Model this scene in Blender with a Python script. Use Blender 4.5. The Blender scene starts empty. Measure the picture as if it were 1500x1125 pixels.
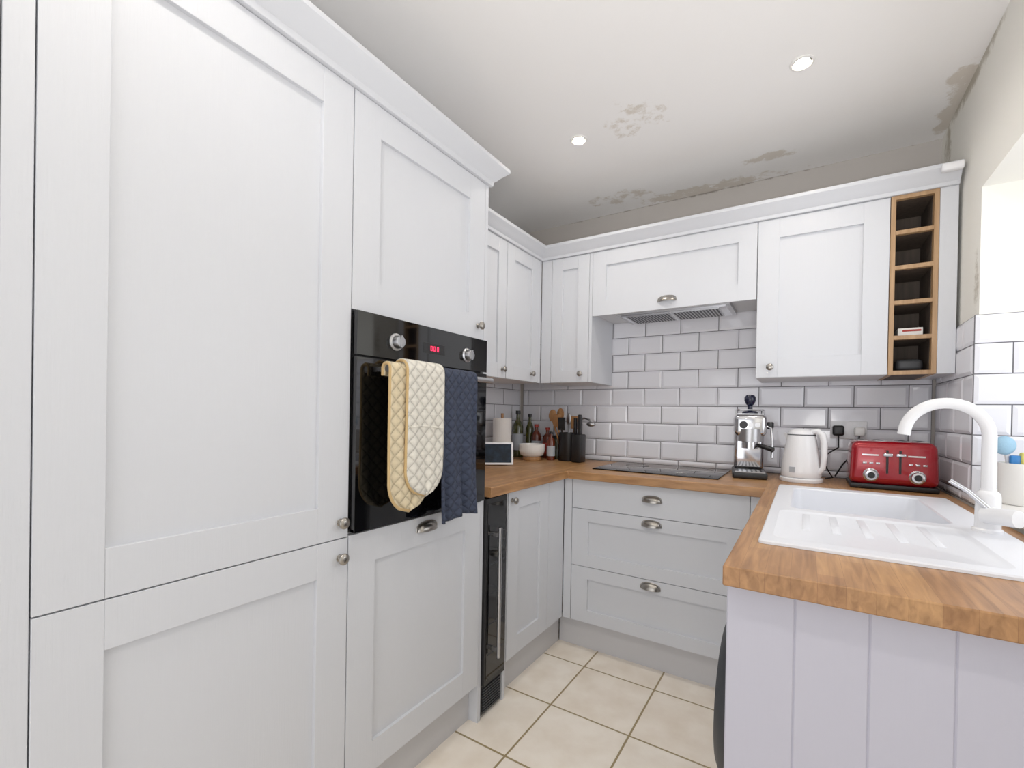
import bpy, bmesh, math, random
from mathutils import Vector, Matrix
random.seed(4)
sc=bpy.context.scene
try:
    sc.view_settings.view_transform='Standard'; sc.view_settings.look='None'
    sc.view_settings.exposure=0.0; sc.view_settings.gamma=1.12
except Exception as e: print(e)

# ------------------------------------------------------------ materials
def lin(c): return tuple(((v/255)/12.92 if v/255<=.04045 else ((v/255+.055)/1.055)**2.4) for v in c)+(1,)
def mat(name,rgb,rough=.5,metal=0,emit=0,coat=0,bump=None,var=None,alpha=None,spec=.5):
    m=bpy.data.materials.new(name);m.use_nodes=True;nt=m.node_tree;p=nt.nodes['Principled BSDF']
    p.inputs['Base Color'].default_value=lin(rgb);p.inputs['Roughness'].default_value=rough;p.inputs['Metallic'].default_value=metal
    p.inputs['Specular IOR Level'].default_value=spec
    p.inputs['Coat Weight'].default_value=coat
    if emit:
        p.inputs['Emission Color'].default_value=lin(rgb);p.inputs['Emission Strength'].default_value=emit
    if bump or var:
        tc=nt.nodes.new('ShaderNodeTexCoord');mp=nt.nodes.new('ShaderNodeMapping');nt.links.new(tc.outputs['Object'],mp.inputs[0])
        n=nt.nodes.new('ShaderNodeTexNoise');nt.links.new(mp.outputs[0],n.inputs[0])
        s=(bump or var)
        mp.inputs['Scale'].default_value=s[0];n.inputs['Scale'].default_value=s[1];n.inputs['Detail'].default_value=5
        if bump:
            bp=nt.nodes.new('ShaderNodeBump');bp.inputs['Strength'].default_value=bump[2];bp.inputs['Distance'].default_value=.002
            nt.links.new(n.outputs[0],bp.inputs['Height']);nt.links.new(bp.outputs[0],p.inputs['Normal'])
        if var:
            cr=nt.nodes.new('ShaderNodeValToRGB');cr.color_ramp.elements[0].position=.3;cr.color_ramp.elements[1].position=.7
            cr.color_ramp.elements[0].color=lin(var[2]);cr.color_ramp.elements[1].color=lin(rgb)
            nt.links.new(n.outputs[0],cr.inputs[0]);nt.links.new(cr.outputs[0],p.inputs['Base Color'])
    return m
PAINT=mat('cabinet_paint',(209,211,216),.42,bump=((1,1,.05),260,.2))
PLINTH=mat('plinth_paint',(200,199,201),.5,bump=((1,1,.05),200,.15))
CARC=mat('carcass_white',(214,214,216),.5,bump=((1,1,1),80,.05))
NICK=mat('brushed_nickel',(160,155,148),.28,1,bump=((1,1,1),120,.05))
CHROME=mat('chrome',(205,205,208),.12,1,bump=((1,1,1),40,.02))
STEEL=mat('brushed_steel',(180,180,182),.3,1,bump=((.1,1,1),200,.1))
BGLASS=mat('black_glass',(4,4,5),.05,0,coat=.2,bump=((1,1,1),3,.0))
BLACK=mat('black_plastic',(12,12,14),.4,bump=((1,1,1),150,.1))
DARK=mat('dark_gap',(40,40,42),.8,bump=((1,1,1),50,.1))
WPLAS=mat('white_plastic',(238,238,240),.25,bump=((1,1,1),60,.02))
SINKM=mat('white_composite',(230,232,238),.3,bump=((1,1,1),300,.04))
RED=mat('red_metallic',(158,6,24),.22,.35,coat=.6,bump=((1,1,1),80,.02))
GROUT=mat('grout_grey',(100,98,102),.9,bump=((1,1,1),200,.3))
TILE=mat('glazed_tile',(230,230,236),.1,0,coat=.3,bump=((1,1,1),14,.12))
PANELP=mat('panel_paint',(192,191,204),.45,bump=((1,1,.05),200,.15))
RUB=mat('grey_rubber',(46,48,52),.5,bump=((1,1,1),80,.1))
CERW=mat('white_ceramic',(240,238,234),.2,bump=((1,1,1),20,.03))
WOODL=mat('light_wood',(190,140,90),.5,var=((1,1,.1),60,(150,100,60)))
NAVY=mat('navy_plastic',(14,20,46),.25,bump=((1,1,1),20,.03))
OILG=mat('olive_oil_glass',(62,64,26),.08,coat=.4,bump=((1,1,1),20,.03))
AMB=mat('amber_sauce',(96,38,18),.12,coat=.3,bump=((1,1,1),20,.03))
REDL=mat('red_label',(170,48,36),.5,bump=((1,1,1),20,.03))
GREYL=mat('pale_label',(170,175,182),.5,bump=((1,1,1),20,.03))
PAPER=mat('kitchen_paper',(240,236,232),.9,bump=((1,1,1),200,.5))
BLUEP=mat('blue_plastic',(40,120,190),.35,bump=((1,1,1),40,.03))
YELS=mat('yellow_sponge',(225,215,120),.9,bump=((1,1,1),200,.8))
LBLU=mat('pale_blue_bristle',(150,190,215),.8,bump=((1,1,1),400,.8))
TAN=mat('tan_binding',(200,168,116),.85,bump=((1,1,1),400,.5))
DISP=mat('red_digits',(255,40,90),.5,emit=1.6)
LAMP=mat('lamp_lens',(255,250,240),.5,emit=14)
SCR=mat('screen_face',(30,48,66),.45,spec=.2,var=((1,1,1),25,(8,12,20)))
OAKL=mat('oak_veneer',(186,150,112),.5,var=((1,1,.06),70,(156,120,82)))
OAKSH=mat('oak_veneer_shaded',(84,72,62),.7,var=((1,1,.06),70,(66,56,48)))  # oak colour darkened to paint in the shade inside the wine rack
WINFR=mat('window_upvc',(240,240,242),.3,bump=((1,1,1),20,.03))

def oak(name,rot):
    m=bpy.data.materials.new(name);m.use_nodes=True;nt=m.node_tree;p=nt.nodes['Principled BSDF'];N=nt.nodes.new;K=nt.links.new
    tc=N('ShaderNodeTexCoord');mp=N('ShaderNodeMapping');K(tc.outputs['Object'],mp.inputs[0]);mp.inputs['Rotation'].default_value=(0,0,rot)
    mp.inputs['Location'].default_value=(.013,.017,0)
    b=N('ShaderNodeTexBrick');K(mp.outputs[0],b.inputs[0]);b.offset=.37;b.inputs['Scale'].default_value=1
    b.inputs['Brick Width'].default_value=.33;b.inputs['Row Height'].default_value=.042;b.inputs['Mortar Size'].default_value=.0003
    b.inputs['Color1'].default_value=lin((192,147,98));b.inputs['Color2'].default_value=lin((171,125,80));b.inputs['Mortar'].default_value=lin((142,100,62))
    m2=N('ShaderNodeMapping');K(mp.outputs[0],m2.inputs[0]);m2.inputs['Scale'].default_value=(6,75,40)
    n=N('ShaderNodeTexNoise');K(m2.outputs[0],n.inputs[0]);n.inputs['Scale'].default_value=1;n.inputs['Detail'].default_value=8;n.inputs['Distortion'].default_value=.6
    cr=N('ShaderNodeValToRGB');K(n.outputs[0],cr.inputs[0]);cr.color_ramp.elements[0].position=.3;cr.color_ramp.elements[1].position=.7
    cr.color_ramp.elements[0].color=(.50,.42,.34,1);cr.color_ramp.elements[1].color=(1.06,1.02,.98,1)
    mx=N('ShaderNodeMix');mx.data_type='RGBA';mx.blend_type='MULTIPLY';mx.inputs[0].default_value=.85
    K(b.outputs[0],mx.inputs[6]);K(cr.outputs[0],mx.inputs[7])
    K(mx.outputs[2],p.inputs['Base Color']);p.inputs['Roughness'].default_value=.38
    bp=N('ShaderNodeBump');bp.inputs['Strength'].default_value=.15;bp.inputs['Distance'].default_value=.001;K(n.outputs[0],bp.inputs['Height']);K(bp.outputs[0],p.inputs['Normal'])
    return m
OAKX=oak('oak_worktop_x',0);OAKY=oak('oak_worktop_y',math.pi/2)

def floor_mat():
    m=bpy.data.materials.new('floor_tiles');m.use_nodes=True;nt=m.node_tree;p=nt.nodes['Principled BSDF'];N=nt.nodes.new;K=nt.links.new
    tc=N('ShaderNodeTexCoord');mp=N('ShaderNodeMapping');K(tc.outputs['Object'],mp.inputs[0]);mp.inputs['Location'].default_value=(.885+.338*20,-2.0+.338*20,0)
    b=N('ShaderNodeTexBrick');K(mp.outputs[0],b.inputs[0]);b.offset=0;b.inputs['Scale'].default_value=1
    b.inputs['Brick Width'].default_value=.338;b.inputs['Row Height'].default_value=.338;b.inputs['Mortar Size'].default_value=.0045;b.inputs['Mortar Smooth'].default_value=.3
    b.inputs['Color1'].default_value=lin((248,240,228));b.inputs['Color2'].default_value=lin((243,233,219));b.inputs['Mortar'].default_value=lin((156,138,98))
    n=N('ShaderNodeTexNoise');K(tc.outputs['Object'],n.inputs[0]);n.inputs['Scale'].default_value=9;n.inputs['Detail'].default_value=8
    cr=N('ShaderNodeValToRGB');K(n.outputs[0],cr.inputs[0]);cr.color_ramp.elements[0].position=.3;cr.color_ramp.elements[1].position=.65
    cr.color_ramp.elements[0].color=(.86,.82,.77,1);cr.color_ramp.elements[1].color=(1,1,1,1)
    mx=N('ShaderNodeMix');mx.data_type='RGBA';mx.blend_type='MULTIPLY';mx.inputs[0].default_value=.8
    K(b.outputs[0],mx.inputs[6]);K(cr.outputs[0],mx.inputs[7]);K(mx.outputs[2],p.inputs['Base Color'])
    p.inputs['Roughness'].default_value=.35
    bp=N('ShaderNodeBump');bp.invert=True;bp.inputs['Strength'].default_value=.6;bp.inputs['Distance'].default_value=.003;K(b.outputs['Fac'],bp.inputs['Height']);K(bp.outputs[0],p.inputs['Normal'])
    return m
def stain_mat(name,base,spots,dark,lo=.80,hi=.98,mx_=.85):
    """plaster with stains round given places (x,y,z,rx,ry,rz,strength)"""
    m=bpy.data.materials.new(name);m.use_nodes=True;nt=m.node_tree;p=nt.nodes['Principled BSDF'];N=nt.nodes.new;K=nt.links.new
    tc=N('ShaderNodeTexCoord')
    n=N('ShaderNodeTexNoise');K(tc.outputs['Object'],n.inputs[0]);n.inputs['Scale'].default_value=14;n.inputs['Detail'].default_value=9;n.inputs['Roughness'].default_value=.7
    acc=None
    for (x,y,z,rx,ry,rz,s) in spots:
        mp=N('ShaderNodeMapping');mp.vector_type='POINT';K(tc.outputs['Object'],mp.inputs[0])
        mp.inputs['Scale'].default_value=(1/rx,1/ry,1/rz);mp.inputs['Location'].default_value=(-x/rx,-y/ry,-z/rz)
        l=N('ShaderNodeVectorMath');l.operation='LENGTH';K(mp.outputs[0],l.inputs[0])
        r=N('ShaderNodeMapRange');K(l.outputs['Value'],r.inputs[0]);r.inputs[1].default_value=0.3;r.inputs[2].default_value=1.0;r.inputs[3].default_value=s;r.inputs[4].default_value=0
        if acc is None: acc=r.outputs[0]
        else:
            a=N('ShaderNodeMath');a.operation='MAXIMUM';K(acc,a.inputs[0]);K(r.outputs[0],a.inputs[1]);acc=a.outputs[0]
    a=N('ShaderNodeMath');a.operation='ADD';K(n.outputs[0],a.inputs[0]);K(acc,a.inputs[1])
    r=N('ShaderNodeMapRange');K(a.outputs[0],r.inputs[0]);r.inputs[1].default_value=lo;r.inputs[2].default_value=hi;r.inputs[3].default_value=0;r.inputs[4].default_value=mx_
    mx=N('ShaderNodeMix');mx.data_type='RGBA';K(r.outputs[0],mx.inputs[0]);mx.inputs[6].default_value=lin(base);mx.inputs[7].default_value=lin(dark)
    K(mx.outputs[2],p.inputs['Base Color']);p.inputs['Roughness'].default_value=.8
    bp=N('ShaderNodeBump');bp.inputs['Strength'].default_value=.25;bp.inputs['Distance'].default_value=.003;K(n.outputs[0],bp.inputs['Height']);K(bp.outputs[0],p.inputs['Normal'])
    return m
ZC=2.49
CEIL=stain_mat('ceiling_plaster',(245,243,241),[(-.63,1.87,ZC,.29,.27,.3,.35),(-.5,2.66,ZC,.75,.12,.3,.46),(-.95,2.52,ZC,.4,.16,.3,.36),(-.15,2.48,ZC,.26,.08,.3,.42),(.50,2.45,ZC,.08,.4,.3,.5),(.485,2.25,ZC,.09,.16,.3,.5)],(212,203,190),.82,.93,.85)
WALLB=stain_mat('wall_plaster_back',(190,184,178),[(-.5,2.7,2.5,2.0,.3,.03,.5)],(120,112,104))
WALLR=stain_mat('wall_plaster_right',(240,238,230),[(.5,2.3,2.5,.3,.6,.1,.5),(.5,2.6,2.4,.3,.1,.2,.45),(.5,2.18,1.68,.06,.06,.25,.4)],(176,168,150))
WALLL=mat('wall_plaster_left',(226,224,222),.8,bump=((1,1,1),30,.2))
FLOORM=floor_mat()

def quilt(name,rgb,scale,dist=.004,strength=.9,diag=True):
    m=bpy.data.materials.new(name);m.use_nodes=True;nt=m.node_tree;p=nt.nodes['Principled BSDF'];N=nt.nodes.new;K=nt.links.new
    p.inputs['Base Color'].default_value=lin(rgb);p.inputs['Roughness'].default_value=.9
    tc=N('ShaderNodeTexCoord');out=[]
    for s in (1,-1):
        mp=N('ShaderNodeMapping');K(tc.outputs['Object'],mp.inputs[0]);mp.inputs['Rotation'].default_value=(math.radians(45*s if diag else (0 if s==1 else 90)),0,0)
        sp=N('ShaderNodeSeparateXYZ');K(mp.outputs[0],sp.inputs[0])
        mu=N('ShaderNodeMath');mu.operation='MULTIPLY';K(sp.outputs['Y'],mu.inputs[0]);mu.inputs[1].default_value=scale
        si=N('ShaderNodeMath');si.operation='SINE';K(mu.outputs[0],si.inputs[0])
        ab=N('ShaderNodeMath');ab.operation='ABSOLUTE';K(si.outputs[0],ab.inputs[0]);out.append(ab.outputs[0])
    mi=N('ShaderNodeMath');mi.operation='MINIMUM';K(out[0],mi.inputs[0]);K(out[1],mi.inputs[1])
    pw=N('ShaderNodeMath');pw.operation='POWER';K(mi.outputs[0],pw.inputs[0]);pw.inputs[1].default_value=.5
    bp=N('ShaderNodeBump');bp.inputs['Strength'].default_value=strength;bp.inputs['Distance'].default_value=dist;K(pw.outputs[0],bp.inputs['Height']);K(bp.outputs[0],p.inputs['Normal'])
    mx=N('ShaderNodeMix');mx.data_type='RGBA';K(pw.outputs[0],mx.inputs[0]);mx.inputs[6].default_value=lin(tuple(int(v*.86) for v in rgb));mx.inputs[7].default_value=lin(rgb);K(mx.outputs[2],p.inputs['Base Color'])
    return m
QUILT=quilt('cream_quilt',(228,223,210),math.pi/.028)
QUILT2=quilt('tan_quilt',(220,203,168),math.pi/.028)
TOWEL=quilt('blue_towel',(50,58,78),math.pi/.026,dist=.005)

# ------------------------------------------------------------ mesh builder
class B:
    def __init__(s,name): s.name=name;s.bm=bmesh.new();s.mats=[]
    def mi(s,m):
        if m not in s.mats: s.mats.append(m)
        return s.mats.index(m)
    def add(s,vs,fs,m,M=None):
        vv=[s.bm.verts.new(M@Vector(v) if M else v) for v in vs];k=s.mi(m)
        for f in fs:
            try: ff=s.bm.faces.new([vv[i] for i in f]);ff.material_index=k
            except ValueError: pass
    def box(s,x0,x1,y0,y1,z0,z1,m,M=None):
        if x0>x1:x0,x1=x1,x0
        if y0>y1:y0,y1=y1,y0
        if z0>z1:z0,z1=z1,z0
        s.add([(x,y,z) for z in(z0,z1) for y in(y0,y1) for x in(x0,x1)],[(0,2,3,1),(4,5,7,6),(0,1,5,4),(2,6,7,3),(0,4,6,2),(1,3,7,5)],m,M)
    def rbox(s,x0,x1,y0,y1,z0,z1,r,m,seg=4,M=None,taper=None):
        t=bmesh.new();bmesh.ops.create_cube(t,size=1)
        for v in t.verts: v.co=Vector(((x0+x1)/2+v.co.x*(x1-x0),(y0+y1)/2+v.co.y*(y1-y0),(z0+z1)/2+v.co.z*(z1-z0)))
        bmesh.ops.bevel(t,geom=list(t.edges),offset=r,segments=seg,profile=.5,affect='EDGES')
        if taper:
            cx,cy=(x0+x1)/2,(y0+y1)/2
            for v in t.verts:
                k=1-(1-taper)*(v.co.z-z0)/(z1-z0);v.co.x=cx+(v.co.x-cx)*k;v.co.y=cy+(v.co.y-cy)*k
        t.verts.index_update()
        s.add([tuple(v.co) for v in t.verts],[[v.index for v in f.verts] for f in t.faces],m,M);t.free()
    def lathe(s,prof,c,m,axis='Z',seg=32,sx=1,sy=1,M=None):
        vs=[];fs=[];n=len(prof)
        for i in range(seg):
            a=2*math.pi*i/seg
            for r,h in prof:
                u,v=r*math.cos(a)*sx,r*math.sin(a)*sy
                if axis=='Z': q=(u,v,h)
                elif axis=='X': q=(h,u,v)
                else: q=(v,h,u)
                vs.append(tuple(c[k]+q[k] for k in range(3)))
        for i in range(seg):
            j=(i+1)%seg
            for k in range(n-1): fs.append((i*n+k,j*n+k,j*n+k+1,i*n+k+1))
        if prof[0][0]>1e-6: fs.append([i*n for i in range(seg)][::-1])
        if prof[-1][0]>1e-6: fs.append([i*n+n-1 for i in range(seg)])
        s.add(vs,fs,m,M)
    def cyl(s,c,r,h,m,axis='Z',seg=32,M=None): s.lathe([(r,0),(r,h)],c,m,axis,seg,M=M)
    def tube(s,pts,r,m,seg=12,M=None,closed=False):
        pts=[Vector(p) for p in pts];n=len(pts);vs=[];fs=[];up=None
        rr=r if isinstance(r,(list,tuple)) else [r]*n
        for i,p in enumerate(pts):
            a=pts[(i-1)%n] if (closed or i>0) else p;b=pts[(i+1)%n] if (closed or i<n-1) else p
            t=(b-a).normalized()
            if up is None: up=t.orthogonal().normalized()
            up=(up-t*up.dot(t)).normalized();w=t.cross(up)
            for k in range(seg):
                an=2*math.pi*k/seg;vs.append(tuple(p+(up*math.cos(an)+w*math.sin(an))*rr[i]))
        for i in range(n if closed else n-1):
            for k in range(seg):
                k2=(k+1)%seg;j=(i+1)%n;fs.append((i*seg+k,i*seg+k2,j*seg+k2,j*seg+k))
        if not closed: fs.append(list(range(seg))[::-1]);fs.append([(n-1)*seg+k for k in range(seg)])
        s.add(vs,fs,m,M)
    def ell(s,c,rx,ry,rz,m,seg=24,M=None):
        pr=[(max(math.cos(a),1e-7),math.sin(a)*rz) for a in [math.pi*(-.5+i/12) for i in range(13)]]
        vs=[(r,h) for r,h in pr];s.lathe(vs,c,m,'Z',seg,sx=rx,sy=ry,M=M)
    def prism(s,poly,z0,z1,m,M=None):
        n=len(poly);s.add([(x,y,z0) for x,y in poly]+[(x,y,z1) for x,y in poly],[list(range(n))[::-1],list(range(n,2*n))]+[(i,(i+1)%n,n+(i+1)%n,n+i) for i in range(n)],m,M)
    def done(s,bevel=0,seg=2,ang=35,solid=0,parent=None,sub=0):
        bmesh.ops.recalc_face_normals(s.bm,faces=s.bm.faces)
        me=bpy.data.meshes.new(s.name);s.bm.to_mesh(me);s.bm.free()
        for m in s.mats: me.materials.append(m)
        for p in me.polygons: p.use_smooth=True
        try: me.set_sharp_from_angle(angle=math.radians(ang))
        except Exception: pass
        o=bpy.data.objects.new(s.name,me);bpy.context.collection.objects.link(o)
        if solid:
            q=o.modifiers.new('solid','SOLIDIFY');q.thickness=solid;q.offset=0
        if bevel:
            q=o.modifiers.new('bevel','BEVEL');q.width=bevel;q.segments=seg;q.limit_method='ANGLE';q.angle_limit=math.radians(50);q.harden_normals=False
        if sub: q=o.modifiers.new('sub','SUBSURF');q.levels=sub;q.render_levels=sub
        if parent: o.parent=parent
        return o
def fbox(b,face,pl,u0,u1,z0,z1,d0,d1,m):
    if face=='X': b.box(pl+d0,pl+d1,u0,u1,z0,z1,m)
    else: b.box(u0,u1,pl-d1,pl-d0,z0,z1,m)
def door(b,face,pl,u0,u1,z0,z1,fr=.09,frz=None,m=None,g=.0015):
    m=m or PAINT;frz=frz or fr
    u0+=g;u1-=g;z0+=g;z1-=g
    fbox(b,face,pl,u0,u0+fr,z0,z1,-.02,0,m);fbox(b,face,pl,u1-fr,u1,z0,z1,-.02,0,m)
    fbox(b,face,pl,u0+fr,u1-fr,z0,z0+frz,-.02,-.0004,m);fbox(b,face,pl,u0+fr,u1-fr,z1-frz,z1,-.02,-.0004,m)
    fbox(b,face,pl,u0+fr-.001,u1-fr+.001,z0+frz-.001,z1-frz+.001,-.019,-.011,m)
def slab(b,face,pl,u0,u1,z0,z1,m=None,g=.0015): fbox(b,face,pl,u0+g,u1-g,z0+g,z1-g,-.02,0,m or PAINT)
def knob(b,face,pl,u,z,m=None,s=1):
    m=m or NICK;pr=[(.0,0),(.010,0),(.010,.002),(.0055,.004),(.005,.012),(.011,.015),(.0155,.019),(.0155,.023),(.012,.027),(.006,.029),(0.0001,.0295)]
    if face=='X': b.lathe([(r*s,h*s) for r,h in pr],(pl,u,z),m,'X',20)
    else: b.lathe([(r*s,-h*s) for r,h in pr],(u,pl,z),m,'Y',20)
def cup(b,face,pl,u,z,m=None,w=.046,h=.03,d=.024):
    m=m or NICK;vs=[];fs=[];na,nb=16,7
    def P(uu,dd,zz): return (pl+dd,u+uu,z+zz) if face=='X' else (u+uu,pl-dd,z+zz)
    for layer,k in ((0,1),(1,.88)):
        for i in range(na+1):
            a=math.pi*i/na
            for j in range(nb+1):
                e=math.pi/2*j/nb
                vs.append(P(math.cos(a)*w*k*1.0*(math.cos(e)*.12+.88 if j<nb else .88), max(0.0005,math.sin(a)*d*k*math.cos(e)), h*k*math.sin(e)*math.sin(a)**.5))
    n=(na+1)*(nb+1)
    for L in (0,1):
        for i in range(na):
            for j in range(nb):
                q=(L*n+i*(nb+1)+j,L*n+(i+1)*(nb+1)+j,L*n+(i+1)*(nb+1)+j+1,L*n+i*(nb+1)+j+1);fs.append(q)
    for i in range(na): fs.append((i*(nb+1),(i+1)*(nb+1),n+(i+1)*(nb+1),n+i*(nb+1)))
    b.add(vs,fs,m)
    pts=[P(math.cos(a)*(w+.001),.002,(h+.001)*math.sin(a)**.5 if math.sin(a)>0 else 0) for a in [math.pi*i/20 for i in range(21)]]
    b.tube(pts,.002,m,6)
def rrect(x0,x1,y0,y1,r,n=6):
    P=[]
    for cx,cy,a0 in((x1-r,y1-r,0),(x0+r,y1-r,90),(x0+r,y0+r,180),(x1-r,y0+r,270)):
        for i in range(n+1):
            a=math.radians(a0+90*i/n);P.append((cx+r*math.cos(a),cy+r*math.sin(a)))
    return P
def gridslab(b,xs,ys,inc,z0,z1,matf):
    V={}
    def v(i,j,z):
        k=(i,j,z)
        if k not in V: V[k]=b.bm.verts.new((xs[i],ys[j],z))
        return V[k]
    nx,ny=len(xs)-1,len(ys)-1
    I=lambda i,j:0<=i<nx and 0<=j<ny and inc(i,j)
    for i in range(nx):
        for j in range(ny):
            if not I(i,j): continue
            k=b.mi(matf(i,j));F=[]
            F.append([v(i,j,z1),v(i+1,j,z1),v(i+1,j+1,z1),v(i,j+1,z1)]);F.append([v(i,j,z0),v(i,j+1,z0),v(i+1,j+1,z0),v(i+1,j,z0)])
            if not I(i-1,j):F.append([v(i,j,z0),v(i,j,z1),v(i,j+1,z1),v(i,j+1,z0)])
            if not I(i+1,j):F.append([v(i+1,j,z0),v(i+1,j+1,z0),v(i+1,j+1,z1),v(i+1,j,z1)])
            if not I(i,j-1):F.append([v(i,j,z0),v(i+1,j,z0),v(i+1,j,z1),v(i,j,z1)])
            if not I(i,j+1):F.append([v(i,j+1,z0),v(i,j+1,z1),v(i+1,j+1,z1),v(i+1,j+1,z0)])
            for f in F: b.bm.faces.new(f).material_index=k
def cornice(name,path,prof,m):
    """path: xy points, room on the right-hand side of travel; prof (out,z)"""
    b=B(name);n=len(path);P=[Vector(p) for p in path];vs=[];fs=[];k=len(prof)
    nor=[]
    for i in range(n-1):
        d=(P[i+1]-P[i]).normalized();nor.append(Vector((d.y,-d.x)))
    for i in range(n):
        if i==0: o=nor[0]
        elif i==n-1:o=nor[-1]
        else:
            a,c=nor[i-1],nor[i];o=(a+c)/(1+a.dot(c))
        for (u,z) in prof: vs.append((P[i].x+o.x*u,P[i].y+o.y*u,z))
    for i in range(n-1):
        for j in range(k): fs.append((i*k+j,(i+1)*k+j,(i+1)*k+(j+1)%k,i*k+(j+1)%k))
    fs.append(list(range(k)));fs.append([(n-1)*k+j for j in range(k)][::-1])
    b.add(vs,fs,m);return b.done(bevel=.0015,ang=25)

# ------------------------------------------------------------ key dimensions
XT=-1.071; YB=1.4025; YA=.8035; YL=.2025
XLW=-1.7175; YW_=2.6956; XR=.5006
YD=2.1225; YU=2.3603; XU=-1.368; ZT=.925; ZWB=1.402; ZWT=2.135
# ------------------------------------------------------------ room shell
b=B('floor');b.box(-2.2,1.6,-2.6,3.0,-.1,0,FLOORM);b.done()
b=B('ceiling');b.box(-2.2,1.6,-2.6,3.0,ZC,ZC+.1,CEIL);b.done()
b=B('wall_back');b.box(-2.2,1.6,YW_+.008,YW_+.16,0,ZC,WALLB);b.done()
b=B('wall_left');b.box(XLW-.16,XLW-.008,-2.6,YW_+.008,0,ZC,WALLL);b.done()
RY0,RY1,RZ0,RZ1=.75,2.14,.935,2.025
b=B('wall_right')
b.box(XR+.008,XR+.36,RY1,YW_+.008,0,ZC,WALLR)
b.box(XR+.008,XR+.36,-.6,RY0,0,ZC,WALLR)
b.box(XR+.008,XR+.36,RY0,RY1,RZ1,ZC,WALLR)
b.box(XR+.008,XR+.36,RY0,RY1,0,RZ0,WALLR)
b.done()
b=B('window_1')
wx0,wx1=XR+.26,XR+.33
for (a,c,d,e) in ((RY0,RY1,RZ0+.02,RZ0+.08),(RY0,RY1,RZ1-.07,RZ1-.001),(RY0,RY0+.06,RZ0+.02,RZ1),(RY1-.06,RY1,RZ0+.02,RZ1),((RY0+RY1)/2-.035,(RY0+RY1)/2+.035,RZ0+.02,RZ1)):
    b.box(wx0,wx1,a+.001,c-.001,d,e,WINFR)
b.done(bevel=.004)
b=B('trim_window_sill');b.box(XR-.012,XR+.26,RY0+.002,RY1-.012,RZ0+.001,RZ0+.02,CERW);b.done(bevel=.004)
b=B('trim_wall_seam');b.box(-.893,-.889,YW_+.0065,YW_+.0085,2.2,ZC-.001,WALLB);b.done()

# tiles
def tiles(name,face,pl,u0,u1,z0,z1,uoff,flip=1,zoff=1.38,pw=.207,ph=.1055):
    b=B(name)
    def P(u,z,d): return (u,pl-d,z) if face=='Y' else ((pl+d,u,z) if face=='X' else (pl-d,u,z))
    def q(a,c,e,f,d0,d1,i,m):
        vs=[P(a,e,d0),P(c,e,d0),P(c,f,d0),P(a,f,d0),P(a+i,e+i,d1),P(c-i,e+i,d1),P(c-i,f-i,d1),P(a+i,f-i,d1)]
        b.add(vs,[(4,5,6,7),(0,1,5,4),(1,2,6,5),(2,3,7,6),(3,0,4,7)],m)
    vs=[P(u0,z0,0),P(u1,z0,0),P(u1,z1,0),P(u0,z1,0),P(u0,z0,-.006),P(u1,z0,-.006),P(u1,z1,-.006),P(u0,z1,-.006)]
    b.add(vs,[(0,1,2,3),(4,7,6,5),(0,4,5,1),(1,5,6,2),(2,6,7,3),(3,7,4,0)],GROUT)
    k=math.floor((z0-zoff)/ph);g=.0019
    while zoff+k*ph<z1:
        e,f=max(z0,zoff+k*ph),min(z1,zoff+(k+1)*ph)
        off=uoff+(0 if k%2 else pw/2);j=math.floor((u0-off)/pw)
        while off+j*pw<u1:
            a,c=max(u0,off+j*pw),min(u1,off+(j+1)*pw)
            if c-a>.012 and f-e>.02:
                i=min(.011,(c-a-2*g)*.35,(f-e-2*g)*.35)
                q(a+g,c-g,e+g,f-g,.0003,.0044,i,TILE)
            j+=1
        k+=1
    return b.done(ang=8)
tiles('trim_tiles_back','Y',YW_+.002,-1.7,.492,ZT+.001,1.80,-.831-.207)
tiles('trim_tiles_left','X',XLW-.002,1.43,2.685,ZT+.001,1.46,2.69)
tiles('trim_tiles_right','x',XR+.002,RY1,2.685,ZT+.001,1.585,2.685)
tiles('trim_tiles_reveal','Y',RY1-.001,XR-.003,XR+.25,RZ0+.022,1.585,XR-.01)

# ------------------------------------------------------------ tall units (left)
b=B('fridge_freezer_cabinet')
b.box(-1.70,XT-.021,YL+.001,YA-.001,.15,2.105,CARC)
door(b,'X',XT,YL,YA,.8666,2.105,.091);door(b,'X',XT,YL,YA,.15,.8666,.091)
knob(b,'X',XT,.776,.912);knob(b,'X',XT,.776,.815)
b.box(-1.69,-1.115,YL+.002,YA-.002,0,.149,PLINTH)
b.done(bevel=.0012)
b=B('tall_end_panel');b.box(-1.70,XT-.001,.166,YL-.0005,0,2.105,PAINT);b.done(bevel=.0015)
b=B('tall_cabinet');b.box(-1.70,XT-.021,-.45,.16,.15,2.105,CARC);door(b,'X',XT,-.45,.1655,.8666,2.105,.091);door(b,'X',XT,-.45,.1655,.15,.8666,.091)
b.box(-1.69,-1.115,-.45,.15,0,.149,PLINTH);b.done(bevel=.0012)
b=B('oven_housing_cabinet')
b.box(-1.70,XT-.021,YA+.001,YB,.15,.872,CARC);b.box(-1.70,XT-.021,YA+.001,YB,1.499,2.105,CARC)
b.box(-1.70,XT-.021,YA+.001,YA+.012,.872,1.499,CARC);b.box(-1.70,XT-.021,YB-.012,YB,.872,1.499,CARC)
door(b,'X',XT,YA,YB,1.497,2.105,.091);door(b,'X',XT,YA,YB,.15,.870,.091)
knob(b,'X',XT,1.365,1.548);cup(b,'X',XT,1.108,.822)
b.box(-1.69,-1.115,YA+.002,YB,0,.149,PLINTH)
b.box(-1.70,XT-.001,YB+.001,YB+.019,0,2.105,PAINT)
b.done(bevel=.0012)
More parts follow.
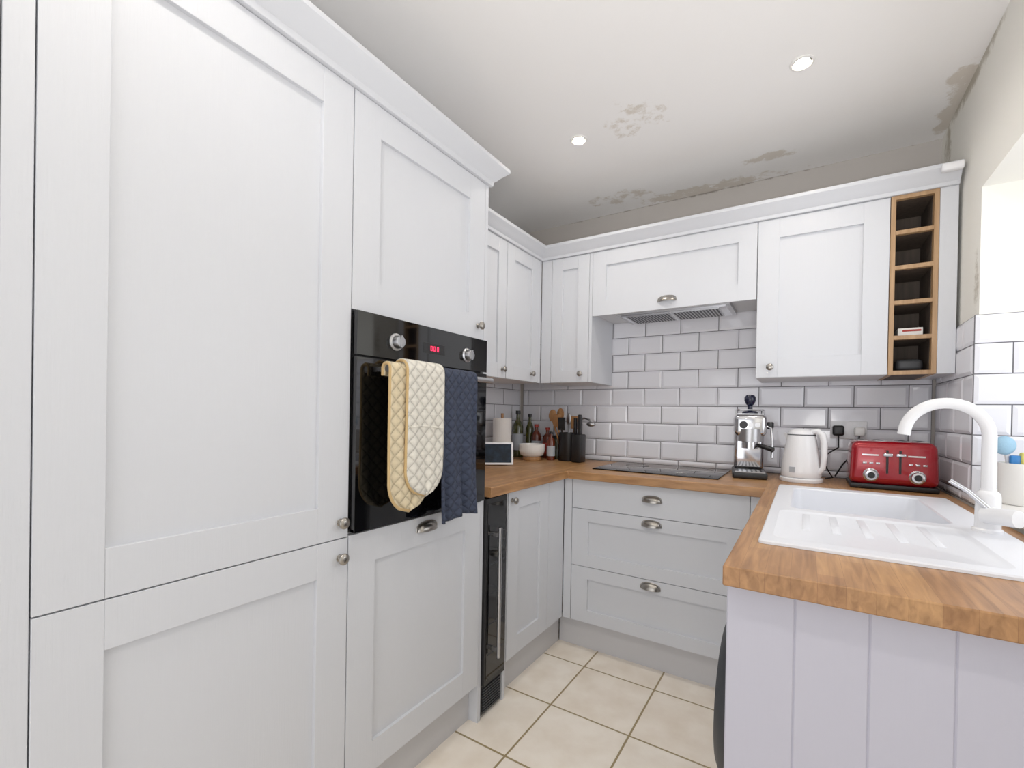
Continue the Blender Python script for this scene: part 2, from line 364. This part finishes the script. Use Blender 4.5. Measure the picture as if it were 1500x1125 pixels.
prof=[(0,2.1055),(.012,2.1055),(.014,2.122),(.022,2.128),(.034,2.142),(.05,2.156),(.056,2.162),(.06,2.166),(.06,2.18),(-.03,2.18),(-.03,2.1055)]
cornice('trim_cornice_tall',[(XT,-.45),(XT,YB+.019)]+[(-1.70,YB+.019)],prof,PAINT)

# oven
b=B('built_in_oven')
b.box(-1.62,XT-.0,YA+.016,YB-.016,.882,1.49,DARK)
b.box(XT+.001,XT+.02,YA+.004,YB-.003,1.372,1.494,BGLASS)
b.box(XT+.001,XT+.02,YA+.004,YB-.003,.878,1.366,BGLASS)
b.box(XT+.0,XT+.017,YA+.004,YB-.003,.8785,.886,STEEL)
for y in (.945,1.278):
    b.lathe([(.026,0),(.026,.003),(.02,.006),(.018,.02),(.016,.024),(.0001,.025)],(XT+.02,y,1.424),STEEL,'X',28)
    b.box(XT+.03,XT+.0475,y-.0035,y+.0035,1.406,1.442,STEEL)
b.box(XT+.0195,XT+.0206,1.06,1.16,1.408,1.442,BLACK)
for i,(y,seg) in enumerate(((1.092,'6'),(1.106,'0'),(1.122,'1'))):
    b.box(XT+.0205,XT+.0212,y,y+.008,1.4175,1.4195,DISP);b.box(XT+.0205,XT+.0212,y,y+.008,1.4305,1.4325,DISP)
    b.box(XT+.0205,XT+.0212,y,y+.0016,1.4175,1.4325,DISP);b.box(XT+.0205,XT+.0212,y+.0064,y+.008,1.4175,1.4325,DISP)
hz=1.337;hx=-1.006
b.tube([(hx,YA+.07,hz),(hx,YB-.03,hz)],.0095,STEEL,16)
for y in (YA+.085,YB-.045): b.box(XT+.019,hx,y-.008,y+.008,hz-.007,hz+.007,STEEL)
b.done(bevel=.0012)

# draped cloth
def drape(name,y0,y1,zb,back,xoff,m,rim=None,round_=0,wav=.004,th=.006,seed=0,slant=0,flare=.05):
    b=B(name);nu=24;path=[]
    R=.0145+xoff
    for i in range(6): path.append((hx-R,hz-back*(1-i/6)))
    for i in range(9):
        a=math.pi-math.pi*i/8;path.append((hx+R*math.cos(a),hz+R*math.sin(a)))
    nv=34;L=hz-zb
    for i in range(1,nv+1): path.append((hx+R,hz-L*i/nv))
    vs=[];fs=[];n=len(path);yc=(y0+y1)/2;hw=(y1-y0)/2
    for k,(x,z) in enumerate(path):
        w=hw
        dz=z-zb
        if round_ and k>14 and dz<round_: w=hw*math.sqrt(max(0.0,1-((round_-dz)/round_)**2))+.0005
        if not round_ and k>14: w=hw*(1+flare*(hz-z)/L)
        sl=slant*(hz-z)/L if k>14 else 0
        for u in range(nu+1):
            t=-1+2*u/nu;y=yc+t*w+sl
            f=min(1,max(0,(hz-z)/L)) if k>14 else 0
            xx=x+wav*f*math.sin(t*7+seed+z*9)+ (wav*.6*f*math.sin(t*13+seed*2))
            zz=z+(.006*f*math.sin(t*3+seed) if k>14 else 0)
            vs.append((xx,y,zz))
    for k in range(n-1):
        for u in range(nu): fs.append((k*(nu+1)+u,k*(nu+1)+u+1,(k+1)*(nu+1)+u+1,(k+1)*(nu+1)+u))
    b.add(vs,fs,m)
    o=b.done(solid=th,ang=180)
    if rim:
        r=B('binding');pts=[vs[k*(nu+1)] for k in range(n)]+[vs[(n-1)*(nu+1)+u] for u in range(1,nu)]+[vs[k*(nu+1)+nu] for k in range(n-1,-1,-1)]
        q=[pts[0]]
        for p_ in pts[1:]:
            if (Vector(p_)-Vector(q[-1])).length>.003:q.append(p_)
        r.tube(q,.0045,rim,6);ro=r.done(ang=180);ro.parent=o
    return o
g1=drape('oven_glove',.872,1.025,.93,.02,.001,QUILT2,TAN,.085,.003,.01,1)
g2=drape('front_pad',.925,1.075,.97,.02,.014,QUILT,TAN,.08,.003,.012,2)
s_=B('pocket_seam');s_.tube([(hx+.0345,.932+i*.0150,1.17+.004*math.sin(i*.5)) for i in range(10)],.0035,QUILT,6);so=s_.done()
g2.parent=g1;so.parent=g1
drape('tea_towel',1.088,1.255,.865,.2,.006,TOWEL,None,0,.010,.008,.6,flare=.08,slant=-.006)

# ------------------------------------------------------------ left base run
b=B('wine_cooler')
y0,y1=1.4235,1.571
b.box(-1.62,XT-.02,y0+.003,y1-.003,.02,.87,BLACK)
b.box(XT-.019,XT+.012,y0+.002,y1-.002,.135,.876,BLACK)
b.box(XT+.011,XT+.014,y0+.012,y1-.012,.155,.855,BGLASS)
for z in (.25,.37,.49,.61,.73): b.box(XT+.0135,XT+.0148,y0+.022,y1-.022,z,z+.006,RUB)
b.tube([(XT+.045,1.475,.24),(XT+.045,1.475,.76)],.008,STEEL,14)
for z in (.27,.73): b.box(XT+.013,XT+.045,1.469,1.481,z-.007,z+.007,STEEL)
b.box(XT-.03,XT-.005,y0+.004,y1-.004,.012,.128,BLACK)
for i in range(9): b.box(XT-.006,XT+.001,y0+.014,y1-.014,.022+i*.011,.027+i*.011,RUB)
b.done(bevel=.001)
b=B('base_cabinet')
b.box(-1.70,XT-.001,1.5735,1.592,0,.884,PAINT)
b.box(-1.70,XT-.021,1.593,1.97,.15,.884,CARC)
door(b,'X',XT,1.596,1.955,.15,.882,.082);knob(b,'X',XT,1.625,.84)
b.box(-1.70,XT-.001,1.957,2.12,.15,.884,PAINT)
b.box(-1.69,-1.11,1.593,2.16,0,.149,PLINTH)
b.done(bevel=.0012)
# drawers
b=B('drawer_unit')
b.box(-1.069,-1.026,YD-.0,2.67,.15,.884,PAINT)
b.box(-1.024,-.19,YD+.021,2.67,.15,.884,CARC)
slab(b,'Y',YD,-1.024,-.19,.7328,.882);door(b,'Y',YD,-1.024,-.19,.4369,.7328,.09,.062);door(b,'Y',YD,-1.024,-.19,.15,.4369,.09,.062)
for z in (.806,.690,.394): cup(b,'Y',YD,-.608,z)
b.box(-.188,-.118,YD+.0,2.67,.15,.884,PAINT)
b.box(-1.107,-.1,2.165,2.66,0,.149,PLINTH)
b.done(bevel=.0012)
# right base run
b=B('sink_base_cabinet')
b.box(-.075,.49,1.64,2.66,.15,.73,CARC)
for (a,c) in ((1.64,2.11),):
    b.box(-.095,-.076,a+.002,a+.09,.152,.882,PAINT);b.box(-.095,-.076,c-.09,c-.002,.152,.882,PAINT)
    b.box(-.095,-.076,a+.09,c-.09,.152,.24,PAINT);b.box(-.095,-.076,a+.09,c-.09,.79,.882,PAINT);b.box(-.087,-.077,a+.089,c-.089,.23,.8,PAINT)
b.box(-.05,.48,1.64,2.15,0,.149,PLINTH)
b.done(bevel=.0012)
b=B('washing_machine')
b.rbox(-.098,.47,1.03,1.62,.012,.85,.01,RUB,2)
b.lathe([(.215,0),(.215,-.03),(.2,-.055),(.17,-.07),(.12,-.062),(.0001,-.03)],(-.098,1.29,.50),RUB,'X',40)
b.lathe([(.15,-.066),(.13,-.07),(.0001,-.04)],(-.0985,1.29,.50),BGLASS,'X',40)
b.box(-.102,-.097,1.05,1.6,.735,.83,BLACK);b.lathe([(.03,0),(.027,-.02),(.0001,-.021)],(-.1,1.32,.78),STEEL,'X',28)
for x,y in((-.06,1.07),(.43,1.07),(-.06,1.58),(.43,1.58)): b.cyl((x,y,0),.02,.013,BLACK)
b.done(bevel=.001)
b=B('tongue_and_groove_panel')
e=[-.127,-.009,.104,.217,.330,.443,.492]
for a,c in zip(e[:-1],e[1:]):
    b.prism([(a+.0025,.984),(c-.0025,.984),(c,.9865),(c,1.004),(a,1.004),(a,.9865)],0,.884,PANELP)
b.done(bevel=.0008)

# ------------------------------------------------------------ worktop
bx0,bx1,by0,by1=-.045,.365,1.635,2.145
dx0,dx1,dy0,dy1=-.06,.40,1.215,1.6
xs=[-1.707,-1.037,-.132,bx0,bx1,.492];ys=[.954,1.4235,by0,2.09,by1,2.688]
b=B('oak_worktop')
def inc(i,j):
    if i==0: return j>=1
    if i==1: return j>=3
    if i==3 and j in(2,3): return False
    return True
gridslab(b,xs,ys,inc,.885,ZT,lambda i,j:(OAKY if (i==0 or i>=2) else OAKX))
b.done(bevel=.003)

# sink
b=B('kitchen_sink')
def ring_fill(b,outer,holes,z,m):
    t=bmesh.new();E=[]
    for loop in [outer]+holes:
        vv=[t.verts.new((x,y,z)) for x,y in loop]
        E+=[t.edges.new((vv[i],vv[(i+1)%len(vv)])) for i in range(len(vv))]
    bmesh.ops.triangle_fill(t,edges=E,use_beauty=True,use_dissolve=False);t.verts.index_update()
    b.add([tuple(v.co) for v in t.verts],[[v.index for v in f.verts] for f in t.faces],m);t.free()
def loft(b,loops,m,cap=True):
    n=len(loops[0]);vs=[p for L in loops for p in L];fs=[]
    for k in range(len(loops)-1):
        for i in range(n): fs.append((k*n+i,k*n+(i+1)%n,(k+1)*n+(i+1)%n,(k+1)*n+i))
    if cap: fs.append([(len(loops)-1)*n+i for i in range(n)])
    b.add(vs,fs,m)
zs=ZT+.009
sx0,sx1,sy0,sy1=-.088,.447,1.17,2.2
R=lambda x0,x1,y0,y1,r,z:[(x,y,z) for x,y in rrect(x0,x1,y0,y1,r)]
outer=rrect(sx0+.004,sx1-.004,sy0+.004,sy1-.004,.012)
hole=rrect(bx0+.01,bx1-.01,by0+.01,by1-.01,.035);hole2=rrect(dx0,bx1-.01,dy0,dy1,.03)
ring_fill(b,outer,[hole,hole2],zs,SINKM)
loft(b,[R(sx0+.004,sx1-.004,sy0+.004,sy1-.004,.012,zs),R(sx0+.001,sx1-.001,sy0+.001,sy1-.001,.014,zs-.003),R(sx0,sx1,sy0,sy1,.015,ZT+.0005)],SINKM,False)
def inset(k,r,z): return R(bx0+.01+k,bx1-.01-k,by0+.01+k,by1-.01-k,r,z)
loft(b,[inset(0,.035,zs),inset(.004,.033,zs-.004),inset(.008,.035,ZT-.04),inset(.018,.045,ZT-.15),inset(.035,.05,ZT-.172),inset(.07,.05,ZT-.178)],SINKM)
def ins2(k,r,z): return R(dx0+k,bx1-.01-k,dy0+k,dy1-k,r,z)
loft(b,[ins2(0,.03,zs),ins2(.006,.026,zs-.0015),ins2(.014,.02,zs-.004)],SINKM)
for i in range(5):
    x=dx0+.06+i*.065;b.rbox(x,x+.018,dy0+.14,dy1-.025,zs-.0045,zs-.003,.0007,SINKM,2)
b.cyl((.16,1.89,ZT-.1785),.045,.003,CHROME)
b.done(ang=30)
# tap
b=B('mixer_tap')
tx,ty=.405,1.60
b.lathe([(.03,0),(.03,.006),(.025,.01),(.024,.09),(.022,.1),(.016,.105),(.0155,.11)],(tx,ty,zs),WPLAS,'Z',28)
rr=.085;top=1.178
pts=[(tx,ty,zs+.1),(tx,ty,1.10),(tx,ty,1.15)]+[(tx-rr+rr*math.cos(a),ty,top+rr*math.sin(a)) for a in [math.pi*.93*i/18 for i in range(19)]]
e=pts[-1];pts.append((e[0]-.003,ty,e[2]-.02))
b.tube(pts,.0145,WPLAS,18)
b.tube([(tx-.01,ty-.02,zs+.045),(tx+.035,ty-.075,zs+.05)],.021,WPLAS,20)
b.tube([(tx+.0,ty-.03,zs+.055),(tx-.04,ty-.015,zs+.10),(tx-.075,ty-.005,zs+.125)],[.008,.006,.006],CHROME,10)
b.done(ang=40)

# hob
b=B('induction_hob');b.rbox(-.965,-.335,2.235,2.635,ZT+.0005,ZT+.0065,.002,BGLASS,2)
for x,y,r in((-.81,2.35,.08),(-.81,2.53,.065),(-.5,2.35,.065),(-.5,2.53,.09)):
    b.tube([(x+r*math.cos(a),y+r*math.sin(a),ZT+.0062) for a in [2*math.pi*i/32 for i in range(32)]],.0006,RUB,4,closed=True)
b.done()

# ------------------------------------------------------------ wall cabinets
def wallcab(name,face,pl,back,u0,u1,z0,z1,kn=None,fr=.075,side=None):
    b=B(name)
    if face=='X': b.box(back,pl-.021,u0+.0005,u1-.0005,z0,z1,CARC)
    else: b.box(u0+.0005,u1-.0005,pl+.021,back,z0,z1,CARC)
    door(b,face,pl,u0,u1,z0,z1,fr)
    if kn: knob(b,face,pl,kn[0],kn[1])
    return b
wallcab('wall_cabinet','X',XU,-1.71,1.61,1.99,ZWB,ZWT,(1.955,1.45)).done(bevel=.0012)
b=wallcab('wall_cabinet','X',XU,-1.71,1.992,2.33,ZWB,ZWT,(2.25,1.45))
b.box(-1.71,XU-.001,2.331,2.359,ZWB,ZWT,PAINT);b.done(bevel=.0012)
b=wallcab('wall_cabinet','X',XU,-1.71,1.4235,1.608,ZWB,ZWT);b.done(bevel=.0012)
b=wallcab('corner_wall_cabinet','Y',YU,2.686,-1.298,-1.055,ZWB,ZWT,(-1.1,1.45),.07)
b.box(-1.366,-1.299,YU+.001,2.686,ZWB,ZWT,PAINT);b.box(-1.0545,-1.0375,YU+.001,2.686,ZWB,ZWT,PAINT);b.done(bevel=.0012)
b=B('cooker_hood_cabinet')
b.box(-1.0365,-.2015,YU+.021,2.686,1.79,ZWT,CARC);door(b,'Y',YU,-1.0365,-.2015,1.772,ZWT,.08);cup(b,'Y',YU,-.618,1.81)
b.done(bevel=.0012)
b=B('cooker_hood')
b.box(-.9,-.32,2.38,2.66,1.768,1.7895,STEEL);b.box(-.88,-.34,2.40,2.64,1.764,1.769,CHROME)
for i in range(2):
    b.box(-.86+i*.25,-.625+i*.25,2.42,2.62,1.761,1.7645,STEEL)
    for k in range(14): b.box(-.85+i*.25+k*.016,-.842+i*.25+k*.016,2.43,2.61,1.7597,1.762,RUB)
b.done()
b=wallcab('wall_cabinet','Y',YU,2.686,-.2005,.289,ZWB,ZWT,(-.14,1.45),.088);b.done(bevel=.0012)
b=B('wine_rack')
x0,x1=.290,.441
b.box(x0,x0+.016,YU-.002,2.686,ZWB,ZWT,OAKL);b.box(x1-.016,x1,YU-.002,2.686,ZWB,ZWT,OAKL)
b.box(x0+.016,x1-.016,2.60,2.686,ZWB,ZWT,OAKSH)
n=5;t=.016;H=(ZWT-ZWB-t)/n
for i in range(n+1):
    b.box(x0+.016,x1-.016,YU-.0015,YU+.02,ZWB+i*H,ZWB+i*H+t,OAKL);b.box(x0+.016,x1-.016,YU+.0205,2.60,ZWB+i*H+.0005,ZWB+i*H+t-.0005,OAKSH)
for x in (x0+.0162,x1-.0172): b.box(x,x+.001,YU+.03,2.6,ZWB,ZWT,OAKSH)  # thin dark side liners, painted interior shade
b.done(bevel=.0006)
b=B('small_carton');b.box(.325,.405,2.40,2.5,ZWB+H+t+.001,ZWB+H+t+.035,CERW);b.box(.34,.40,2.399,2.4005,ZWB+H+t+.02,ZWB+H+t+.028,REDL);b.done(bevel=.001)
b=B('sunglasses_case');b.rbox(.32,.41,2.4,2.52,ZWB+t+.001,ZWB+t+.05,.018,RUB,4);b.done()
b=B('wall_cabinet_end_panel');b.box(.442,.497,YU,2.686,ZWB,ZWT,PAINT);b.done(bevel=.0012)
prof2=[(0,2.1355),(.01,2.1355),(.012,2.15),(.02,2.156),(.032,2.17),(.044,2.182),(.052,2.188),(.055,2.192),(.055,2.207),(-.03,2.207),(-.03,2.1355)]
cornice('trim_cornice_wall',[(XU,1.4235),(XU,YU),(.498,YU)],prof2,PAINT)
b=B('door_sensor');b.rbox(.43,.495,YU-.085,YU-.056,2.165,2.195,.008,WPLAS,3);b.done()

# socket
b=B('double_wall_socket');yp=YW_-.0028
b.rbox(.11,.257,yp-.009,yp,1.12,1.207,.003,WPLAS,2)
b.box(.150,.16,yp-.012,yp-.008,1.185,1.198,WPLAS);b.box(.2,.21,yp-.012,yp-.008,1.185,1.198,WPLAS)
b.rbox(.118,.166,yp-.045,yp-.009,1.135,1.185,.01,BLACK,3);b.rbox(.205,.248,yp-.04,yp-.009,1.135,1.18,.01,CERW,3)
b.done()
b=B('power_cable')
b.tube([(.142,yp-.043,1.137),(.142,yp-.07,1.08),(.10,yp-.09,1.05),(.075,yp-.08,1.02),(.10,yp-.09,.97),(.12,yp-.09,.935),(.09,yp-.11,.930)],.0035,BLACK,8)
b.tube([(.225,yp-.038,1.137),(.215,yp-.05,1.07),(.16,yp-.07,1.0),(.13,yp-.07,.94)],.0035,BLACK,8)
b.done()

# ------------------------------------------------------------ worktop objects
ZP=ZT+.001
# kettle
b=B('electric_kettle');M=Matrix.Translation((-.01,2.44,ZP))@Matrix.Rotation(math.radians(-25),4,'Z')
b.lathe([(.084,0),(.086,.004),(.086,.016),(.08,.02)],(0,0,0),WPLAS,'Z',36,M=M)
b.lathe([(.078,.022),(.082,.03),(.081,.05),(.075,.10),(.066,.16),(.058,.205),(.054,.222),(.047,.234),(.02,.243),(.0001,.244)],(0,0,0),WPLAS,'Z',36,M=M)
b.lathe([(.0572,.213),(.0576,.215),(.0565,.217)],(0,0,0),RUB,'Z',36,M=M)
b.tube([(.045,0,.228),(.07,0,.234),(.089,0,.218),(.097,0,.18),(.098,0,.12),(.093,0,.07),(.075,0,.045)],[.012,.013,.014,.013,.012,.011,.010],WPLAS,12,M=M)
b.add([(-.045,.022,.215),(-.045,-.022,.215),(-.082,0,.222),(-.055,.018,.17),(-.055,-.018,.17)],[(0,1,2),(0,2,3),(1,4,2),(2,4,3),(0,3,4,1)],WPLAS,M)
b.box(-.012,.012,-.0815,-.078,.045,.07,GREYL,M)
b.done(ang=50)
# toaster
b=B('toaster');M=Matrix.Translation((.315,2.46,ZP))
b.rbox(-.145,.145,-.105,.105,.0,.022,.006,BLACK,2,M=M)
b.rbox(-.148,.148,-.108,.108,.018,.20,.03,RED,5,M=M,taper=.95)
for x in (-.1,-.04,.04,.1):
    b.box(x-.016,x+.016,-.075,.075,.1985,.2015,STEEL,M);b.box(x-.011,x+.011,-.07,.07,.2012,.2022,BLACK,M)
for x in (-.075,.075):
    b.lathe([(.027,0),(.027,-.006),(.022,-.01),(.02,-.022),(.0001,-.023)],(x,-.105,.06),CHROME,'Y',28,M=M)
    b.lathe([(.013,-.0225),(.012,-.0245),(.0001,-.0245)],(x,-.105,.06),BLACK,'Y',20,M=M)
    for i in range(3): b.rbox(x-.028+i*.022,x-.014+i*.022,-.111,-.103,.105,.113,.002,CHROME,2,M=M)
    x2=x*.28;b.box(x2-.004,x2+.004,-.1065,-.1045,.06,.165,BLACK,M);b.rbox(x2-.016,x2+.016,-.13,-.104,.14,.153,.004,CHROME,2,M=M)
    b.box(x-.03,x+.025,-.1065,-.104,.14,.146,CHROME,M)
b.done(ang=40)
# espresso machine
b=B('espresso_machine');M=Matrix.Translation((-.235,2.50,ZP))@Matrix.Rotation(math.radians(8),4,'Z')
b.rbox(-.075,.075,-.15,.13,0,.03,.008,BLACK,3,M=M);b.box(-.065,.065,-.145,-.02,.03,.034,STEEL,M)
for i in range(6): b.box(-.055+i*.02,-.047+i*.02,-.138,-.03,.0335,.0348,BLACK,M)
b.rbox(-.068,.068,-.0,.128,.028,.25,.02,CHROME,4,M=M)
b.rbox(-.072,.072,-.12,.13,.2,.305,.025,CHROME,5,M=M)
b.lathe([(.055,0),(.055,.06)],(0,-.085,.175),STEEL,'Z',28,M=M)
b.lathe([(.036,0),(.036,.03),(.032,.034)],(0,-.085,.142),CHROME,'Z',28,M=M)
b.tube([(.03,-.1,.158),(.06,-.12,.152),(.095,-.145,.142)],[.008,.011,.012],BLACK,12,M=M)
b.lathe([(.018,0),(.018,.01)],(-.03,-.127,.255),BLACK,'Y',20,M=M);b.lathe([(.012,0),(.012,.01)],(.0,-.13,.255),STEEL,'Y',20,M=M);b.lathe([(.012,0),(.012,.01)],(.03,-.13,.255),STEEL,'Y',20,M=M)
b.tube([(.07,-.06,.25),(.092,-.07,.24),(.096,-.08,.18),(.094,-.1,.10)],.006,CHROME,10,M=M)
b.lathe([(.012,0),(.016,.01),(.016,.03),(.012,.035)],(.088,-.055,.235),BLACK,'Z',16,M=M)
b.box(-.058,.058,-.1,.11,.305,.309,STEEL,M)
b.tube([(x,y,.327) for x,y in rrect(-.06,.06,-.09,.11,.02)],.003,CHROME,8,M=M,closed=True)
for x,y in ((-.06,-.07),(.06,-.07),(-.06,.09),(.06,.09)): b.tube([(x,y,.303),(x,y,.327)],.0025,CHROME,6,M=M)
b.lathe([(.036,.309),(.036,.316),(.028,.321),(.012,.325),(.011,.348),(.02,.358),(.026,.373),(.026,.388),(.018,.4),(.0001,.403)],(0,-.04,0),NAVY,'Z',24,M=M)
b.done(ang=40)
# pot with utensils
b=B('utensil_pot');c=(-1.265,2.56,ZP)
b.lathe([(.0001,0),(.066,0),(.067,.003),(.067,.175),(.063,.175),(.062,.006),(.0001,.006)],c,BLACK,'Z',32)
def spoon(dx,dy,h,m,hd,rx=.022):
    p0=Vector(c)+Vector((dx*.3,dy*.3,.01));p1=Vector(c)+Vector((dx,dy,h));b.tube([p0,p1],.006,m,8)
    if hd=='s': b.ell(tuple(p1+Vector((0,0,.03))),rx,.006,.04,m,16)
    if hd=='f': b.rbox(p1.x-.025,p1.x+.025,p1.y-.003,p1.y+.003,p1.z-.01,p1.z+.07,.0025,m,2)
spoon(-.12,.0,.25,WOODL,'s',.03);spoon(-.08,.03,.26,WOODL,'s',.026);spoon(-.075,-.02,.22,WOODL,'f');spoon(-.02,.03,.23,STEEL,'s',.018);spoon(.02,.03,.21,WOODL,'f');spoon(-.04,-.03,.2,BLACK,'f')
b.tube([Vector(c)+Vector(v) for v in ((.03,0,.03),(.045,0,.19),(.065,0,.25),(.10,0,.268),(.135,0,.26),(.145,0,.24))],.006,STEEL,8)
b.ell((c[0]+.148,c[1],c[2]+.232),.03,.02,.016,STEEL,16)
b.done(ang=45)
b=B('knife_block');M=Matrix.Translation((-1.17,2.50,ZP))
b.rbox(-.03,.03,-.04,.04,0,.17,.006,BLACK,2,M=M)
for i,(x,y,h) in enumerate(((-.014,-.02,.27),(.012,-.015,.29),(0,.02,.28))): b.rbox(x-.009,x+.009,y-.011,y+.011,.17,h,.004,BLACK,2,M=M)
b.done()
# bowl
b=B('ceramic_bowl');c=(-1.46,2.43,ZP)
b.lathe([(.0001,0),(.055,0),(.058,.01),(.055,.022)],c,WOODL,'Z',32)
b.lathe([(.05,.022),(.072,.034),(.081,.06),(.082,.1),(.078,.1),(.076,.06),(.06,.038),(.0001,.03)],c,CERW,'Z',36);b.done(ang=50)
def bottle(name,c,r,h,m,capm,lab=None,neck=.35):
    b=B(name);b.lathe([(.0001,0),(r,0),(r,.004),(r,h*(1-neck)),(r*.85,h*(1-neck)+.015),(r*.38,h*(1-neck*.55)),(r*.35,h*.93)],c,m,'Z',24)
    b.lathe([(r*.45,h*.92),(r*.45,h),(0.0001,h)],c,capm,'Z',20)
    if lab: b.lathe([(r+.0006,h*.15),(r+.0006,h*.5)],c,lab,'Z',24)
    b.done(ang=45)
bottle('olive_oil_bottle',(-1.645,2.55,ZP),.036,.31,OILG,BLACK,GREYL)
bottle('vinegar_bottle',(-1.60,2.63,ZP),.028,.29,OILG,BLACK)
bottle('sauce_bottle',(-1.535,2.61,ZP),.034,.22,AMB,REDL,GREYL)
bottle('sauce_bottle',(-1.455,2.62,ZP),.032,.2,AMB,REDL,REDL)
bottle('sauce_bottle',(-1.362,2.50,ZP),.026,.18,AMB,BLACK,GREYL)
b=B('storage_jar');c=(-1.385,2.63,ZP);b.lathe([(.0001,0),(.034,0),(.035,.12),(.03,.13)],c,OILG,'Z',24);b.lathe([(.033,.128),(.033,.15),(.0001,.152)],c,BLACK,'Z',24);b.done(ang=40)
b=B('paper_towel_roll');c=(-1.60,2.30,ZP);b.lathe([(.058,.0),(.058,.26),(.02,.26),(.02,.25)],c,PAPER,'Z',36);b.cyl((c[0],c[1],c[2]),.008,.29,WOODL);b.done(ang=40)
b=B('tablet_display');M=Matrix.Translation((-1.455,2.03,ZP))@Matrix.Rotation(math.radians(38),4,'Z')
M2=M@Matrix.Translation((0,0,.004))@Matrix.Rotation(math.radians(-18),4,'X')
b.rbox(-.1,.1,-.006,.006,0,.128,.005,WPLAS,3,M=M2);b.box(-.09,.09,-.0072,-.0058,.011,.117,SCR,M2)
b.rbox(-.07,.07,.026,.085,0,.05,.012,WPLAS,3,M=M);b.done()
# sill pot
b=B('brush_holder');c=(.59,2.03,RZ0+.021);b.lathe([(.0001,0),(.05,0),(.054,.006),(.056,.13),(.052,.13),(.05,.01),(.0001,.008)],c,CERW,'Z',32)
b.tube([(c[0]-.02,c[1],c[2]+.02),(c[0]-.04,c[1]-.01,c[2]+.17)],.006,WPLAS,8);b.ell((c[0]-.045,c[1]-.012,c[2]+.185),.028,.02,.03,LBLU,16)
b.tube([(c[0]+.02,c[1],c[2]+.02),(c[0]+.03,c[1]-.01,c[2]+.18)],.006,BLUEP,8);b.ell((c[0]+.03,c[1]-.012,c[2]+.19),.022,.016,.03,BLUEP,16)
b.rbox(c[0]-.012,c[0]+.03,c[1]-.035,c[1]-.01,c[2]+.09,c[2]+.165,.006,YELS,3);b.rbox(c[0]-.035,c[0]-.01,c[1]-.03,c[1]-.01,c[2]+.09,c[2]+.155,.005,BLUEP,3)
b.done(ang=45)

# ------------------------------------------------------------ downlights
for i,(x,y) in enumerate(((-.029,1.882),(-.915,1.897),(-.03,.3),(-.75,.3))):
    b=B('recessed_downlight');b.lathe([(.040,0),(.039,-.003),(.032,-.004),(.03,.0)],(x,y,ZC-.0005),CERW,'Z',32);b.lathe([(.026,-.002),(.0001,-.002)],(x,y,ZC-.0005),LAMP,'Z',32);b.done()
    l=bpy.data.lights.new('downlight_lamp','SPOT');l.energy=14;l.spot_size=math.radians(155);l.spot_blend=1;l.shadow_soft_size=.05;l.color=(1,.95,.88)
    o=bpy.data.objects.new('downlight_lamp',l);bpy.context.collection.objects.link(o);o.location=(x,y,ZC-.02)
# window daylight
l=bpy.data.lights.new('daylight','AREA');l.shape='RECTANGLE';l.size=1.3;l.size_y=1.0;l.energy=9;l.color=(.93,.96,1)
o=bpy.data.objects.new('daylight',l);bpy.context.collection.objects.link(o);o.location=(XR+.5,1.45,1.5);o.rotation_euler=(0,math.radians(90),0)
# added fill light behind the camera, tilted up to brighten the ceiling
l=bpy.data.lights.new('rear_fill_light','AREA');l.size=1.8;l.energy=15;l.color=(.96,.97,1)
o=bpy.data.objects.new('rear_fill_light',l);bpy.context.collection.objects.link(o);o.location=(-.3,-1.6,1.0);o.rotation_euler=(math.radians(108),0,0)
# added unseen spot aimed upward, brightens the ceiling and its bounce
l=bpy.data.lights.new('ceiling_fill_spot','SPOT');l.energy=62;l.spot_size=math.radians(104);l.spot_blend=.8;l.shadow_soft_size=.15;l.color=(1,.985,.975)
o=bpy.data.objects.new('ceiling_fill_spot',l);bpy.context.collection.objects.link(o);o.location=(.15,-.3,1.15);o.rotation_euler=(math.radians(180-42),0,math.radians(6))
w=bpy.data.worlds.new('world');sc.world=w;w.use_nodes=True;bg=w.node_tree.nodes['Background'];bg.inputs[0].default_value=(.94,.955,1,1);bg.inputs[1].default_value=.72

# ------------------------------------------------------------ camera
y_,p_,r_=[math.radians(v) for v in (31.4953,-.2989,.9868)]
F=Vector((-math.sin(y_)*math.cos(p_),math.cos(y_)*math.cos(p_),math.sin(p_)));Rv=Vector((math.cos(y_),math.sin(y_),0));U=Rv.cross(F)
R2=Rv*math.cos(r_)+U*math.sin(r_);U2=-Rv*math.sin(r_)+U*math.cos(r_)
cam=bpy.data.cameras.new('camera');co=bpy.data.objects.new('camera',cam);bpy.context.collection.objects.link(co)
cam.sensor_width=36;cam.lens=659.587/1500*36;cam.shift_x=-24.25/1500;cam.shift_y=47.07/1500;cam.clip_start=.02
Mx=Matrix((R2,U2,-F)).transposed().to_4x4();Mx.translation=(0,0,1.2156);co.matrix_world=Mx
sc.camera=co
